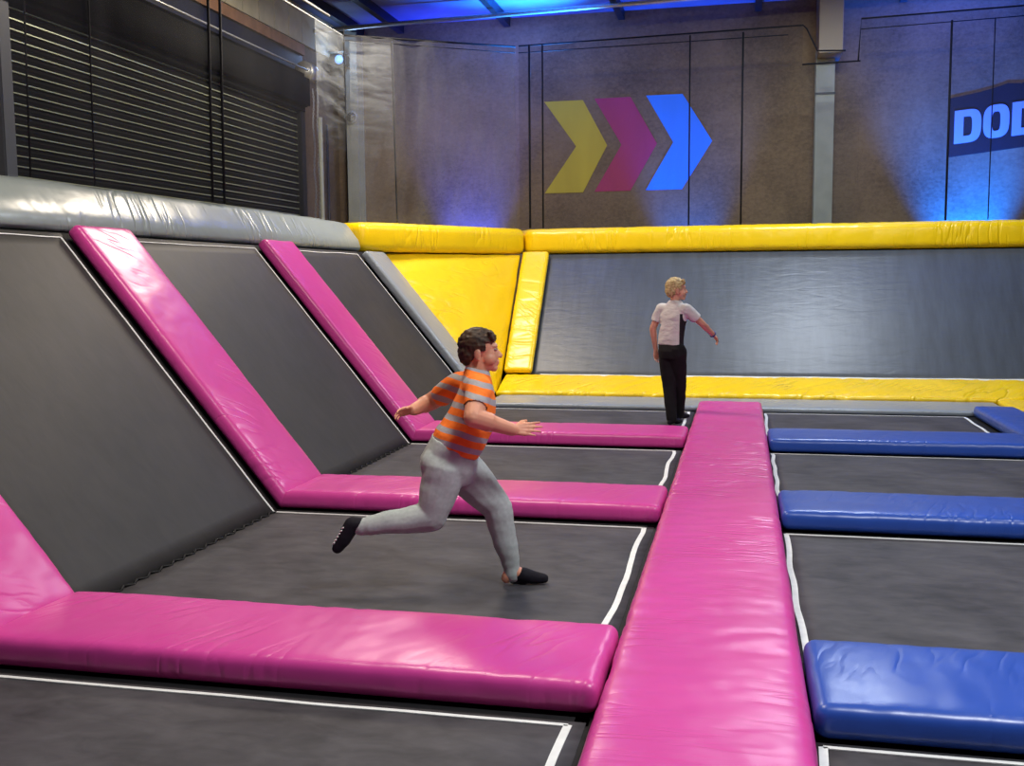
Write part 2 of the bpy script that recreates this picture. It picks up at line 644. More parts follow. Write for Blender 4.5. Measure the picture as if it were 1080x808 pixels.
for (y0, y1), lab in zip(ROWS, right_labels):
    t = thing('trampoline', lab, 'trampoline', ((XR2 + XR) / 2, y0, 0), 0, 'trampolines of the right court')
    inv = parent_matrix(t).inverted()
    sheet('floor_bed', XR2 - XR + .06, y1 - y0 + .08, TZ, frame((XR - .03, y0 - .04, .001), XA, YA, ZA), WEAVE, t)
    bm = bmesh.new()
    z = TZ + .002
    strip_loop(bm, [(XR, y1, z), (XR2, y1, z)], .020, ZA)
    strip_loop(bm, [(XR2, y1, z), (XR2, y0, z)], .026, ZA, .008)
    strip_loop(bm, [(XR2, y0, z), (XR, y0, z)], .020, ZA)
    strip_loop(bm, [(XR, y0, z), (XR, y1, z)], .030, ZA, .010)
    w = link('white_stitching', bm_mesh('white_stitching', bm), STITCH, t)
    w.matrix_basis = inv
# back wall trampoline
t = thing('wall_trampoline', 'grey slanted wall trampoline under the yellow top pad at the back', 'trampoline', (1.0, YB, 0))
inv = parent_matrix(t).inverted()
sheet('sloped_bed', 11.0, 2.20, TZ, frame(Vector((-2.86, YB, .001)) + BK_X * .30, XA, BK_X, BK_N), WALLWEAVE, t)
bm = bmesh.new()
so = BK_N * (TZ + .002)
p0 = Vector((-2.70, YB, 0)) + BK_X * .335 + so
p1 = Vector((8.0, YB, 0)) + BK_X * .335 + so
strip_loop(bm, [p0, p1], .028, BK_N)
w = link('white_stitching', bm_mesh('white_stitching', bm), STITCH, t)
w.matrix_basis = inv

# ------------------------------------------------------------------ pads
PT = .125
def trim_x(L, a, b):
    """mitre: slide the ends by a*z and b*z"""
    def f(p):
        u = p.x / L
        return Vector((p.x + (1 - u) ** 6 * a * p.z - u ** 6 * b * p.z, p.y, p.z))
    return f


mit = math.tan(TH / 2)
pink_labels = [
    'pink padded divider nearest the camera, reaching the left picture edge',
    'pink padded divider behind the running boy, rising up the left slope',
    'farthest pink padded divider, at the blond boy, rising up the left slope',
]
for i, (y0, lab) in enumerate(zip((3.575, 6.565, 9.55), pink_labels)):
    y1 = y0 + .685
    t = thing('padded_divider', lab, 'crash pad', ((XW + XL) / 2, (y0 + y1) / 2, 0), 0, 'pink dividers of the left court')
    L = -.487 - XW + .03
    pad('floor_pad', L, y1 - y0, PT, frame((XW - .03, y0, .012), XA, YA, ZA), PINKF, t, seed=i + 1, warp=trim_x(L, mit, 0), step=.04)
    pad('sloped_pad', 2.53, y1 - y0, PT - .01, frame((XW + .012, y1, -.012), SL_X, -YA, SL_N), PINKF, t, seed=i + 11, warp=trim_x(2.53, mit, 0), step=.04)

t = tag(pad('spine_pad', 12.88, .725, .135, frame((.252, -.6, .012), YA, -XA, ZA), PINK, seed=21, step=.035, puff=.016, crease=.012, r=.05),
        'long pink padded walkway running from the camera to the back', 'crash pad')

blue_labels = [
    'blue padded divider nearest the camera, lower right',
    'middle one of the three blue padded dividers',
    'farthest blue padded divider, nearest the yellow back wall',
]
for i, (y0, lab) in enumerate(zip((3.535, 6.54, 9.50), blue_labels)):
    y1 = y0 + .71
    tag(pad('blue_divider', 2.535 - .262, y1 - y0, PT, frame((.264, y0, .012), XA, YA, ZA), BLUEV, seed=i + 31, step=.04),
        lab, 'crash pad', 'blue dividers of the right court')
tag(pad('blue_spine_pad', 12.9, .44, PT, frame((2.985, -.6, .012), YA, -XA, ZA), BLUEV, seed=41, step=.06),
    'blue lengthwise pad meeting the farthest blue divider at the right edge', 'crash pad')

tag(pad('grey_floor_pad', 6.08, .92, .062, frame((-3.1, 12.33, .004), XA, YA, ZA), GREY, seed=51, r=.028, step=.06, puff=.006),
    'grey low floor pad along the foot of the yellow back wall', 'crash pad')
ty = math.radians(15)
def folds(p):
    n = noise.noise(Vector((p.x * 3.6 - p.y * 4.0, p.y * .7, 3.3)))
    g = max(0.0, 1 - abs(n) * 5.5) * (.6 + .6 * noise.noise(Vector((p.x * .8, 1, 9))))
    return Vector((p.x, p.y, p.z - (.020 * g if p.z > .05 else 0)))


tag(pad('yellow_kick_pad', 11.0, .69, .10, frame((-3.175, 13.27, .01), XA, Vector((0, math.cos(ty), math.sin(ty))), Vector((0, -math.sin(ty), math.cos(ty)))), YELK, seed=52, step=.035, warp=folds, crease=.012),
    'yellow bottom pad below the back wall trampoline', 'crash pad')
tag(pad('yellow_floor_pad', 7.0, 1.4, .10, frame((4.40, 6.2, .01), YA, -XA, ZA), YEL, seed=53, step=.08),
    'yellow floor pad right of the blue lengthwise pad, at right edge', 'crash pad')
tag(pad('grey_slope_pad', 2.38, .66, .10, frame((XW - .03, 12.98, .06), SL_X, -YA, SL_N), GREY, seed=54, step=.04, r=.035),
    'grey slanted pad beside the large yellow corner pad', 'crash pad')
def quilt(p):
    # cross creases where the cover is pulled in
    g = 0.0
    for xi, dpt in ((.22, .010), (.47, .012), (.70, .012), (.93, .010), (1.22, .008), (1.55, .005)):
        e = (p.x - xi - .02 * math.sin(p.y * 9 + xi * 7)) / .014
        g += dpt * math.exp(-e * e)
    return Vector((p.x, p.y, p.z - g * (1 if p.z > .05 else 0)))


tag(pad('yellow_slope_pad', 2.16, .40, .10, frame((-2.80, 13.94, .27), BK_X, -XA, BK_N), YEL, seed=55, step=.018, crease=.006, warp=quilt),
    'narrow yellow upright pad on the left edge of the back trampoline', 'crash pad')

# corner panel: inverted triangle between the two slopes
A, B, Cc, D = Vector((-3.14, 13.02, .08)), Vector((-3.22, 13.73, .09)), Vector((-3.24, 15.27, 1.945)), Vector((-4.65, 13.02, 1.945))
nrm = ((D - A).cross(Cc - A)).normalized()
if nrm.x < 0:
    nrm = -nrm
def cwarp(p):
    v, u = p.x / 2.5, p.y / 2.4
    q = A.lerp(B, u).lerp(D.lerp(Cc, u), v)
    return q + nrm * (p.z - .05)
tag(pad('yellow_corner_pad', 2.5, 2.4, .06, Matrix.Identity(4), YEL, seed=56, step=.06, r=.025, warp=cwarp, puff=.03, amp=.012),
    'large yellow corner pad, wide at top, between grey and yellow pads', 'crash pad')

# top pads
def mitre_end(L, a, b):
    def f(p):
        u = p.x / L
        return Vector((p.x - (1 - u) * a * p.y + u * b * p.y, p.y, p.z))
    return f


def lean(g):
    # soft front face: short upright lip, then leaning back to the crown
    def f(p):
        q = p.copy()
        q.y = q.y + max(0.0, 1 - q.y / .46) * max(0.0, q.z - .11) * .85
        return g(q)
    return f


GREYT = vinyl('grey_top_vinyl', (138, 147, 146), .30, 1.3, 7, .9, diag=.75)
L = 12.56 - 1.5
tag(pad('grey_top_pad', L, .46, .37, frame((-4.735, 1.5, 1.955), YA, -XA, ZA), GREYT, seed=61, r=.055, step=.05, warp=lean(mitre_end(L, 0, .268)), crease=.006, amp=.010, puff=.02),
    'grey top pad along the upper edge of the left slope', 'crash pad')
p0, p1 = Vector((-4.735, 12.57, 1.955)), Vector((-3.16, 15.30, 1.955))
d = (p1 - p0).normalized()
L = (p1 - p0).length - .01
tag(pad('yellow_corner_top_pad', L, .46, .37, frame(p0, d, Vector((-d.y, d.x, 0)), ZA), YEL, seed=62, r=.10, step=.06, warp=mitre_end(L, .268, .577), crease=.004),
    'yellow top pad above the large yellow corner pad', 'crash pad')
tag(pad('yellow_top_pad', 11.2, .46, .37, frame((-3.15, 15.31, 1.955), XA, YA, ZA), YEL, seed=63, r=.10, step=.05, warp=mitre_end(11.2, .577, 0), crease=.012),
    'long yellow top pad above the back wall trampoline', 'crash pad')

# ------------------------------------------------------------------ columns and tubes
def column(name, lo, hi, label):
    """rolled steel H section seen from its flange"""
    bm = bmesh.new()
    f = .02
    add_box(bm, (lo[0], lo[1], lo[2]), (hi[0], lo[1] + f, hi[2]))
    add_box(bm, (lo[0], hi[1] - f, lo[2]), (hi[0], hi[1], hi[2]))
    mx = (lo[0] + hi[0]) / 2
    add_box(bm, (mx - .012, lo[1] + f, lo[2]), (mx + .012, hi[1] - f, hi[2]))
    return bm


t = thing('steel_column', 'off-white steel column right of the painted arrows', 'column', (1.26, 16.64, 0))
t['kind'] = 'structure'
bm = column('shaft', (1.055, 16.50, 0), (1.325, 16.79, 4.97), '')
o = link('shaft', bm_mesh('shaft', bm), COLW, t); o.matrix_basis = parent_matrix(t).inverted()
bm = bmesh.new()
add_box(bm, (1.06, 16.10, 4.83), (1.40, 16.78, 5.775))
bmesh.ops.bevel(bm, geom=bm.edges[:], offset=.006, segments=1, affect='EDGES')
o = link('haunch', bm_mesh('haunch', bm), plain('tan_primer_steel', (140, 126, 106), .6), t); o.matrix_basis = parent_matrix(t).inverted()
bm = bmesh.new()
add_box(bm, (1.045, 16.49, 4.30), (1.335, 16.50, 4.33))
o = link('strap', bm_mesh('strap', bm), DARKST, t); o.matrix_basis = parent_matrix(t).inverted()
t = thing('corner_column', 'narrow off-white steel column in the far left corner', 'column', (-6.34, 16.64, 0))
t['kind'] = 'structure'
bm = column('shaft', (-6.45, 16.50, 0), (-6.235, 16.79, 5.77), '')
o = link('shaft', bm_mesh('shaft', bm), COLW, t); o.matrix_basis = parent_matrix(t).inverted()
tag(tube('conduit_tube', [(-6.6, 15.6, 5.48), (7.0, 15.6, 5.88 - .14)], .035, GALV), 'pale steel tube under the blue roof at the back', 'pipe')

# ------------------------------------------------------------------ roller shutter
t = thing('roller_shutter', 'black slatted roller shutter behind the grey top pad', 'shutter', (-6.5, 11.2, 0))
inv = parent_matrix(t).inverted()
bm = bmesh.new()
y0, y1 = 8.15, 14.35
pitch = .0925
k = 0
zz = 1.9
while zz < 4.12:
    prof = [(-6.42, zz), (-6.385, zz + .018), (-6.372, zz + .046), (-6.385, zz + .074), (-6.42, zz + .0915)]
    prev = None
    for (x, z) in prof:
        c = [bm.verts.new((x, y0, z)), bm.verts.new((x, y1, z))]
        if prev:
            bm.faces.new((prev[0], c[0], c[1], prev[1]))
        prev = c
    add_box(bm, (-6.40, y0, zz + .087), (-6.363, y1, zz + .098), 1)  # added pale strip stands in for the bright reflection on each slat
    zz += pitch
o = link('slat_curtain', bm_mesh('slat_curtain', bm), [SLAT, SLATL], t); o.matrix_basis = inv
for yy in (8.02, 14.35):
    bm = bmesh.new()
    add_box(bm, (-6.46, yy, 0), (-6.30, yy + .16, 4.45))
    bmesh.ops.bevel(bm, geom=bm.edges[:], offset=.012, segments=2, affect='EDGES')
    o = link('guide_rail', bm_mesh('guide_rail', bm), DARKST if yy > 10 else plain('grey_rail', (92, 96, 104), .5), t); o.matrix_basis = inv
bm = bmesh.new()
add_box(bm, (-6.62, 7.9, 4.05), (-6.20, 14.55, 4.60))
bmesh.ops.bevel(bm, geom=bm.edges[:], offset=.08, segments=4, affect='EDGES')
o = link('drum_housing', bm_mesh('drum_housing', bm, True), SLAT, t); o.matrix_basis = inv
o = tube('housing_rod', [(-6.20, 7.9, 4.60), (-6.20, 14.40, 4.63)], .014, GALV, t); o.matrix_basis = inv
bm = bmesh.new()
add_tube(bm, [(-6.34, 14.56, 4.66), (-6.34, 14.74, 4.66), (-6.34, 14.86, 4.66)], .15, 20)
bmesh.ops.bevel(bm, geom=[e for e in bm.edges if e.calc_length() > 0 and abs(e.verts[0].co.y - e.verts[1].co.y) < 1e-6], offset=.03, segments=3, affect='EDGES')
o = link('drum_motor', bm_mesh('drum_motor', bm, True), GALV, t); o.matrix_basis = inv
# hoist chain hanging from the motor: two strands of links
for sx, ph in ((0, 0), (.07, 1)):
    bm = bmesh.new()
    for q in range(70):
        z = 4.45 - q * .032
        x = -6.36 + sx + .01 * math.sin(q * .3)
        pts = []
        for a in range(8):
            an = 2 * math.pi * a / 8
            if (q + ph) % 2:
                pts.append((x + .012 * math.cos(an), 14.95, z + .024 * math.sin(an)))
            else:
                pts.append((x, 14.95 + .012 * math.cos(an), z + .024 * math.sin(an)))
        add_tube(bm, pts, .0045, 5, True)
    o = link('hoist_chain', bm_mesh('hoist_chain', bm, True), GALV, t); o.matrix_basis = inv
tag(tube('vertical_conduit', [(-6.62, 16.1, 0.0), (-6.62, 16.1, 4.1)], .022, DARKST), 'thin dark vertical pipe left of the corner column', 'pipe')
tag(tube('shutter_edge_post', [(-6.15, 14.70, 0.0), (-6.15, 14.70, 4.0)], .035, COLW), 'pale post at the right end of the roller shutter', 'post')

# flood lamp and camera dome in the corner
t = thing('flood_lamp', 'small flood lamp with a bluish lens high in the corner', 'lamp', (-6.5, 16.42, 5.18))
bm = bmesh.new(); add_box(bm, (-.16, -.10, -.10), (.14, .10, .08)); bmesh.ops.bevel(bm, geom=bm.edges[:], offset=.02, segments=2, affect='EDGES')
link('housing', bm_mesh('housing', bm), DARKST, t)
bm = bmesh.new(); add_box(bm, (-.22, -.12, .10), (.14, .14, .125))
link('bracket', bm_mesh('bracket', bm), COLW, t)
e = NT('lamp_lens_glow'); e.base((.3, .5, 1)); e.b.inputs['Emission Color'].default_value = (.12, .3, 1, 1); e.b.inputs['Emission Strength'].default_value = 1.6
bm = bmesh.new(); bmesh.ops.create_uvsphere(bm, u_segments=16, v_segments=8, radius=.075)
for v in bm.verts:
    v.co = Vector((v.co.x, v.co.y * .45 - .10, v.co.z)) + Vector((.03, 0, 0))
link('lens', bm_mesh('lens', bm, True), e.m, t)
lamp('flood_lamp_light', 'POINT', (-6.35, 16.1, 5.2), 6, (.35, .55, 1), None, .05)
t = thing('camera_dome', 'small white camera dome on the corner column', 'camera', (-6.345, 16.50, 4.27))
bm = bmesh.new(); add_tube(bm, [(0, 0, 0), (0, -.05, 0)], .11, 24)
link('mount', bm_mesh('mount', bm, True), COLW, t)
bm = bmesh.new(); bmesh.ops.create_uvsphere(bm, u_segments=20, v_segments=10, radius=.075)
for v in bm.verts:
    v.co = Vector((v.co.x + .02, v.co.y * .9 - .06, v.co.z))
link('dome', bm_mesh('dome', bm, True), plain('smoked_dome', (30, 32, 38), .15, .6), t)

# ------------------------------------------------------------------ nets
def net_panel(name, a, b, z0, z1a, z1b, mat, parent, fold=.03, seed=0, sagn=0.0):
    a, b = Vector((a[0], a[1], 0)), Vector((b[0], b[1], 0))
    L = (b - a).length
    d = (b - a).normalized()
    s = Vector((-d.y, d.x, 0))
    nx, nz = max(4, int(L / .1)), 22
    bm = bmesh.new()
    g = {}
    for i in range(nx + 1):
        for j in range(nz + 1):
            u, v = i / nx, j / nz
            zt = z1a + (z1b - z1a) * u - sagn * (1 - (2 * u - 1) ** 2)
            p = a + d * (L * u) + ZA * (z0 + (zt - z0) * v)
            f = fold * noise.noise(Vector((u * L * 2.2 + seed * 9, v * .9, seed))) + fold * .5 * noise.noise(Vector((u * L * 4, v * 5, seed + 4)))
            g[i, j] = bm.verts.new(p + s * f)
    for i in range(nx):
        for j in range(nz):
            bm.faces.new((g[i, j], g[i + 1, j], g[i + 1, j + 1], g[i, j + 1]))
    o = link(name, bm_mesh(name, bm, True), mat, parent)
    o.matrix_basis = parent_matrix(parent).inverted()
    return o


def rope(name, pts, r, parent, mat=ROPE):
    o = tube(name, pts, r, mat, parent, 6)
    o.matrix_basis = parent_matrix(parent).inverted()
    return o


ZT = 2.345
t = thing('safety_net', 'dark safety net standing on the left grey top pad', 'net', (-4.95, 8, ZT))
net_panel('net', (-4.95, 3.0), (-4.95, 12.60), ZT, 4.66, 4.66, NET, t, .02, 1)
net_panel('gathered_strip', (-4.93, 11.7), (-4.93, 12.60), 3.0, 4.66, 4.66, NETO, t, .03, 8)
rope('top_rail', [(-4.95, 3.0, 4.80), (-4.95, 12.2, 4.80)], .014, t, GALV)
rope('top_rope', [(-4.95, 3.0, 4.66), (-4.95, 12.6, 4.66)], .010, t, GALV)
for y in (6.58, 7.33, 9.19, 9.42):
    rope('seam', [(-4.95, y - .03, ZT), (-4.95, y + .03, 4.66)], .007 if y < 9 else .013, t)
t = thing('corner_safety_net', 'safety net across the corner, pale with painted scattered light, above the yellow corner top pad', 'net', (-4.0, 14.1, ZT))
net_panel('net', (-4.93, 12.62), (-3.33, 15.42), ZT, 4.66, 5.02, NETC, t, .05, 2)
net_panel('gathered_strip', (-4.90, 12.72), (-4.52, 13.36), 2.40, 4.62, 4.70, NETO, t, .06, 3)
rope('top_rope', [(-4.93, 12.62, 4.66), (-3.33, 15.42, 5.02)], .014, t)
rope('lower_rope', [(-4.93, 12.62, 4.60), (-3.33, 15.42, 4.93)], .006, t)
rope('seam', [(-4.52, 13.35, ZT), (-4.54, 13.32, 4.74)], .010, t)
rope('corner_post', [(-4.93, 12.62, ZT), (-4.93, 12.62, 4.74)], .008, t)
t = thing('back_safety_net', 'dark safety net standing on the long yellow top pad', 'net', (1.5, 15.5, ZT))
net_panel('net', (-3.29, 15.48), (.80, 15.48), ZT, 5.04, 5.10, NET, t, .03, 4)
net_panel('net', (.80, 15.48), (1.58, 15.48), ZT, 4.58, 4.58, NET, t, .03, 5)
net_panel('net', (1.58, 15.48), (8.0, 15.48), ZT, 5.14, 5.28, NET, t, .03, 6)
rope('top_rope', [(-3.29, 15.48, 5.04), (.80, 15.48, 5.10), (.85, 15.48, 5.05), (1.0, 15.48, 4.74), (1.38, 15.48, 4.72)], .012, t)
rope('top_rope', [(1.55, 15.48, 4.56), (1.58, 15.48, 5.14), (8.0, 15.48, 5.28)], .012, t)
rope('lower_rope', [(-3.29, 15.48, 4.94), (.6, 15.48, 4.98)], .007, t)
rope('lower_rope', [(1.58, 15.48, 5.00), (4.0, 15.48, 5.06)], .007, t)
rope('brace_rope', [(.80, 15.48, 4.56), (1.58, 15.48, 4.57)], .012, t)
for x, r in ((-3.13, .017), (-2.93, .013), (-.765, .013), (-.02, .016), (2.76, .016), (3.31, .008)):
    rope('seam', [(x, 15.48, ZT), (x, 15.48, 5.05)], r, t)

# ------------------------------------------------------------------ painted arrows and the sign on the back wall
def slab(name, polys, y, th, mat, parent=None):
    bm = bmesh.new()
    for poly in polys:
        A = [bm.verts.new((p[0], y, p[1])) for p in poly]
        B = [bm.verts.new((p[0], y - th, p[1])) for p in poly]
        n = len(poly)
        bm.faces.new(B)
        bm.faces.new(A[::-1])
        for i in range(n):
            bm.faces.new((A[i], A[(i + 1) % n], B[(i + 1) % n], B[i]))
    bm.normal_update()
    bmesh.ops.triangulate(bm, faces=[f for f in bm.faces if len(f.verts) > 4])
    return link(name, bm_mesh(name, bm), mat, parent)


def chev(x0, x1, tip, xn, z0, zm, z1):
    return [(x0, z1), (x1, z1), (tip, zm), (x1, z0), (x0, z0), (xn, zm)]


for lab, mat, pl in (
        ('yellow painted arrow, leftmost of the three on the back wall', plain('yellow_paint', (196, 176, 40), .6), chev(-3.15, -2.52, -2.13, -2.63, 2.97, 3.705, 4.43)),
        ('pink painted arrow, middle of the three on the back wall', plain('pink_paint', (170, 40, 92), .6), chev(-2.335, -1.755, -1.335, -1.90, 2.975, 3.705, 4.445)),
        ('bright blue painted arrow, rightmost of the three on the back wall', plain('sky_blue_paint', (34, 140, 240), .6), chev(-1.51, -.94, -.475, -1.08, 2.98, 3.715, 4.455))):
    tag(slab('painted_arrow', [[pl[0], pl[1], pl[2], pl[5]], [pl[5], pl[2], pl[3], pl[4]]], 16.799, .006, mat), lab, 'wall graphic', 'painted arrows')

SIGNB = plain('sign_black', (20, 20, 28), .6)
LETW = plain('letter_white', (150, 168, 190), .6)
t = thing('wall_sign', 'black slanted sign with pale block letters on the right of the back wall', 'sign', (3.6, 16.80, 3.8))
inv = parent_matrix(t).inverted()
o = slab('board', [[(2.99, 3.34), (4.9, 3.56), (4.9, 4.52), (4.45, 4.44), (4.10, 4.42), (3.98, 4.385), (3.80, 4.395), (3.62, 4.335), (3.40, 4.28), (2.99, 4.205)]], 16.799, .005, SIGNB, t)
o.matrix_basis = inv


def letter(kind, x, z, w, h):
    """outline quads of a heavy block letter, drawn in its own upright box then laid on the rising baseline"""
    N = 28
    outer, inner = [], []
    for i in range(N):
        a = 2 * math.pi * i / N + math.pi / N
        c, s = math.cos(a), math.sin(a)
        def se(rx, rz, e):
            return (rx * math.copysign(abs(c) ** (2 / e), c), rz * math.copysign(abs(s) ** (2 / e), s))
        ox, oz = se(.5, .5, 3.0)
        ix, iz = se(.16, .29, 3.5)
        if kind == 'D' and c < 0:
            k = max(abs(c), abs(s))
            ox, oz = -.5 if abs(c) >= abs(s) else -.5 * abs(c) / abs(s), math.copysign(.5 if abs(s) >= abs(c) else .5 * abs(s) / abs(c), s)
            ix = -.16 if abs(c) >= abs(s) else -.16 * abs(c) / abs(s)
            iz = math.copysign(.29 if abs(s) >= abs(c) else .29 * abs(s) / abs(c), s)
        outer.append((ox, oz))
        inner.append((ix, iz))
    f = lambda p: (x + (p[0] + .5) * w, z + (p[1] + .5) * h + (p[0] + .5) * w * .10)
    return [[f(outer[i]), f(outer[(i + 1) % N]), f(inner[(i + 1) % N]), f(inner[i])] for i in range(N)]


for kind, x, z, w_ in (('D', 3.075, 3.535, .375), ('O', 3.475, 3.59, .36), ('D', 3.87, 3.625, .375)):
    o = slab('letter', letter(kind, x, z, w_, .485), 16.794, .004, LETW, t)
    o.matrix_basis = inv

# ------------------------------------------------------------------ people
def add_cap(bm, p, q, r1, r2, seg=14):
    p, q = Vector(p), Vector(q)
    d = q - p
    L = d.length
    if L < 1e-6:
        d = Vector((0, 0, 1))
    d.normalize()
    up = Vector((0, 0, 1)) if abs(d.z) < .9 else Vector((1, 0, 0))
    s = d.cross(up).normalized()
    t_ = s.cross(d)
    rings = []
    st = [(-math.cos(a) * r1, math.sin(a) * r1) for a in (math.pi * .12, math.pi * .27, math.pi * .5)]
    st += [(L + math.cos(a) * r2, math.sin(a) * r2) for a in (math.pi * .5, math.pi * .27, math.pi * .12)]
    for off, r in st:
        c = p + d * off
        rings.append([bm.verts.new(c + r * (math.cos(2 * math.pi * k / seg) * s + math.sin(2 * math.pi * k / seg) * t_)) for k in range(seg)])
    for A, B in zip(rings, rings[1:]):
        for k in range(seg):
            bm.faces.new((A[k], A[(k + 1) % seg], B[(k + 1) % seg], B[k]))
    bm.faces.new(rings[0][::-1])
    bm.faces.new(rings[-1])


def add_chain(bm, pts, rs):
    for i in range(len(pts) - 1):
        add_cap(bm, pts[i], pts[i + 1], rs[i], rs[i + 1])


def add_ell(bm, c, rad, rot=None):
    ret = bmesh.ops.create_uvsphere(bm, u_segments=20, v_segments=12, radius=1.0)
    for v in ret['verts']:
        p = Vector((v.co.x * rad[0], v.co.y * rad[1], v.co.z * rad[2]))
        if rot is not None:
            p = rot @ p
        v.co = p + Vector(c)


def add_loft(bm, rings, seg=28, e=2.4):
    """rings: (centre, forward half-extent vector, sideways half-extent vector)"""
    R = []
    for c, a, b in rings:
        c, a, b = Vector(c), Vector(a), Vector(b)
        ring = []
        for k in range(seg):
            t_ = 2 * math.pi * k / seg
            cx, sx = math.cos(t_), math.sin(t_)
            ring.append(bm.verts.new(c + a * math.copysign(abs(cx) ** (2 / e), cx) + b * math.copysign(abs(sx) ** (2 / e), sx)))
        R.append(ring)
    for A, B in zip(R, R[1:]):
        for k in range(seg):
            bm.faces.new((A[k], A[(k + 1) % seg], B[(k + 1) % seg], B[k]))
    bm.faces.new(R[0][::-1])
    bm.faces.new(R[-1])


def fuse(name, bm, voxel, mat, parent, smooth=6, wr=0.0, wf=14.0, keep=None):
    """melt the closed volumes into one continuous skin"""
    bmesh.ops.recalc_face_normals(bm, faces=bm.faces)
    me = bpy.data.meshes.new(name + '_raw')
    bm.to_mesh(me)
    bm.free()
    o = bpy.data.objects.new(name + '_raw', me)
    COL.objects.link(o)
    r = o.modifiers.new('r', 'REMESH')
    r.mode = 'VOXEL'
    r.voxel_size = voxel
    s = o.modifiers.new('s', 'SMOOTH')
    s.factor = .5
    s.iterations = smooth
    dg = bpy.context.evaluated_depsgraph_get()
    dg.update()
    out = bpy.data.meshes.new_from_object(o.evaluated_get(dg))
    bpy.data.objects.remove(o)
    bpy.data.meshes.remove(me)
    out.name = name
    out.materials.clear()
    if keep is not None or wr:
        b2 = bmesh.new()
        b2.from_mesh(out)
        if wr:
            b2.normal_update()
            for v in b2.verts:
                n = noise.noise(v.co * wf) + .6 * noise.noise(Vector((v.co.x * wf * .5, v.co.y * wf * .5, v.co.z * wf * 1.8)) + Vector((7, 3, 1)))
                v.co += v.normal * n * wr
        if keep is not None:
            bmesh.ops.delete(b2, geom=[f for f in b2.faces if not keep(f.calc_center_median())], context='FACES')
        b2.to_mesh(out)
        b2.free()
    for p in out.polygons:
        p.use_smooth = True
    return link(name, out, mat, parent)


def skin_mat(name, rgb):
    t = NT(name)
    c = lin(rgb)
    v = t.noise(t.coords(), 9, 3)
    t.base(t.ramp(v, [(.3, tuple(x * .93 for x in c)), (.7, tuple(min(1, x * 1.06) for x in c))]))
    t.b.inputs['Subsurface Weight'].default_value = .12
    t.b.inputs['Subsurface Radius'].default_value = (.012, .005, .003)
    t.set(.5, .4)
    return t.m


def head_prims(bm, C, yaw, k=1.0):
    """head centred at C (ear level), looking along local +x turned by yaw"""
    R = Matrix.Rotation(yaw, 3, 'Z')
    C = Vector(C)
    def P(x, y, z):
        return C + R @ Vector((x * k, y * k, z * k))
    def E(c, r, extra=None):
        rot = R if extra is None else R @ extra
        add_ell(bm, P(*c), tuple(v * k for v in r), rot)
    E((-.010, 0, .028), (.090, .073, .080))             # skull
    E((.040, 0, -.020), (.052, .058, .072))             # face
    E((.030, 0, -.060), (.055, .050, .040))             # jaw
    E((.068, 0, -.082), (.022, .024, .020))             # chin
    E((.045, .036, -.036), (.036, .029, .034))          # cheeks
    E((.045, -.036, -.036), (.036, .029, .034))
    E((.068, 0, .028), (.022, .046, .016))              # brow
    add_cap(bm, P(.080, 0, .012), P(.103, 0, -.022), .009 * k, .0125 * k)     # nose
    E((.094, .010, -.026), (.010, .008, .008))
    E((.094, -.010, -.026), (.010, .008, .008))
    E((.086, 0, -.050), (.013, .022, .007))             # lips
    E((.083, 0, -.062), (.013, .020, .007))
    for s in (-1, 1):
        E((-.012, s * .074, -.012), (.019, .010, .031), Matrix.Rotation(s * .35, 3, 'Z'))
        E((-.006, s * .078, -.034), (.010, .008, .012))


def eyes(parent, C, yaw, k=1.0):
    R = Matrix.Rotation(yaw, 3, 'Z')
    for s in (-1, 1):
        bm = bmesh.new()
        add_ell(bm, Vector(C) + R @ Vector((.0765 * k, s * .031 * k, .012 * k)), (.010 * k, .012 * k, .0055 * k), R)
        eye = link('eye', bm_mesh('eye', bm, True), EYEW, parent)
        bm = bmesh.new()
        add_ell(bm, Vector(C) + R @ Vector((.0845 * k, s * .031 * k, .012 * k)), (.003 * k, .0055 * k, .0052 * k), R)
        link('iris', bm_mesh('iris', bm, True), IRIS, eye)


EYEW = plain('eye_white', (170, 150, 140), .6, .2)
IRIS = plain('dark_iris', (40, 28, 22), .3)


def hand_prims(bm, wrist, fdir, palm_n, thumb, k=1.0, curl=.35, r=.0072):
    """palm block plus four unequal bent fingers and a side thumb; fdir to the knuckles, palm_n out of the palm, thumb sideways"""
    w, f, n, t_ = Vector(wrist), Vector(fdir).normalized(), Vector(palm_n).normalized(), Vector(thumb).normalized()
    pl = .072 * k
    for i, (o, fl) in enumerate(((.027, .060), (.009, .068), (-.009, .063), (-.026, .048))):
        kn = w + f * (pl - (.006 * k if i in (0, 3) else 0)) + t_ * o * k
        add_cap(bm, w + t_ * o * .55 * k + f * .006, kn, .0125 * k, .0105 * k, 10)
        segs = ((.45, curl * .5), (.30, curl * 1.3), (.25, curl * 2.0))
        p = kn
        rr = r * k * (1.0 if i < 3 else .88)
        for fr_, ang in segs:
            spread = t_ * (o * 5.0)
            d_ = (f * math.cos(ang) + n * math.sin(ang) + spread).normalized()
            q = p + d_ * fl * k * fr_ * 1.08
            add_cap(bm, p, q, rr, rr * .93, 10)
            p = q
            rr *= .93
    b = w + f * .020 * k + t_ * .022 * k
    m1 = b + (f * .55 + t_ * .75 + n * .35).normalized() * .032 * k
    m2 = m1 + (f * .85 + t_ * .28 + n * .35).normalized() * .026 * k
    add_cap(bm, b, m1, .0115 * k, .0095 * k, 10)
    add_cap(bm, m1, m2, .0092 * k, .0078 * k, 10)


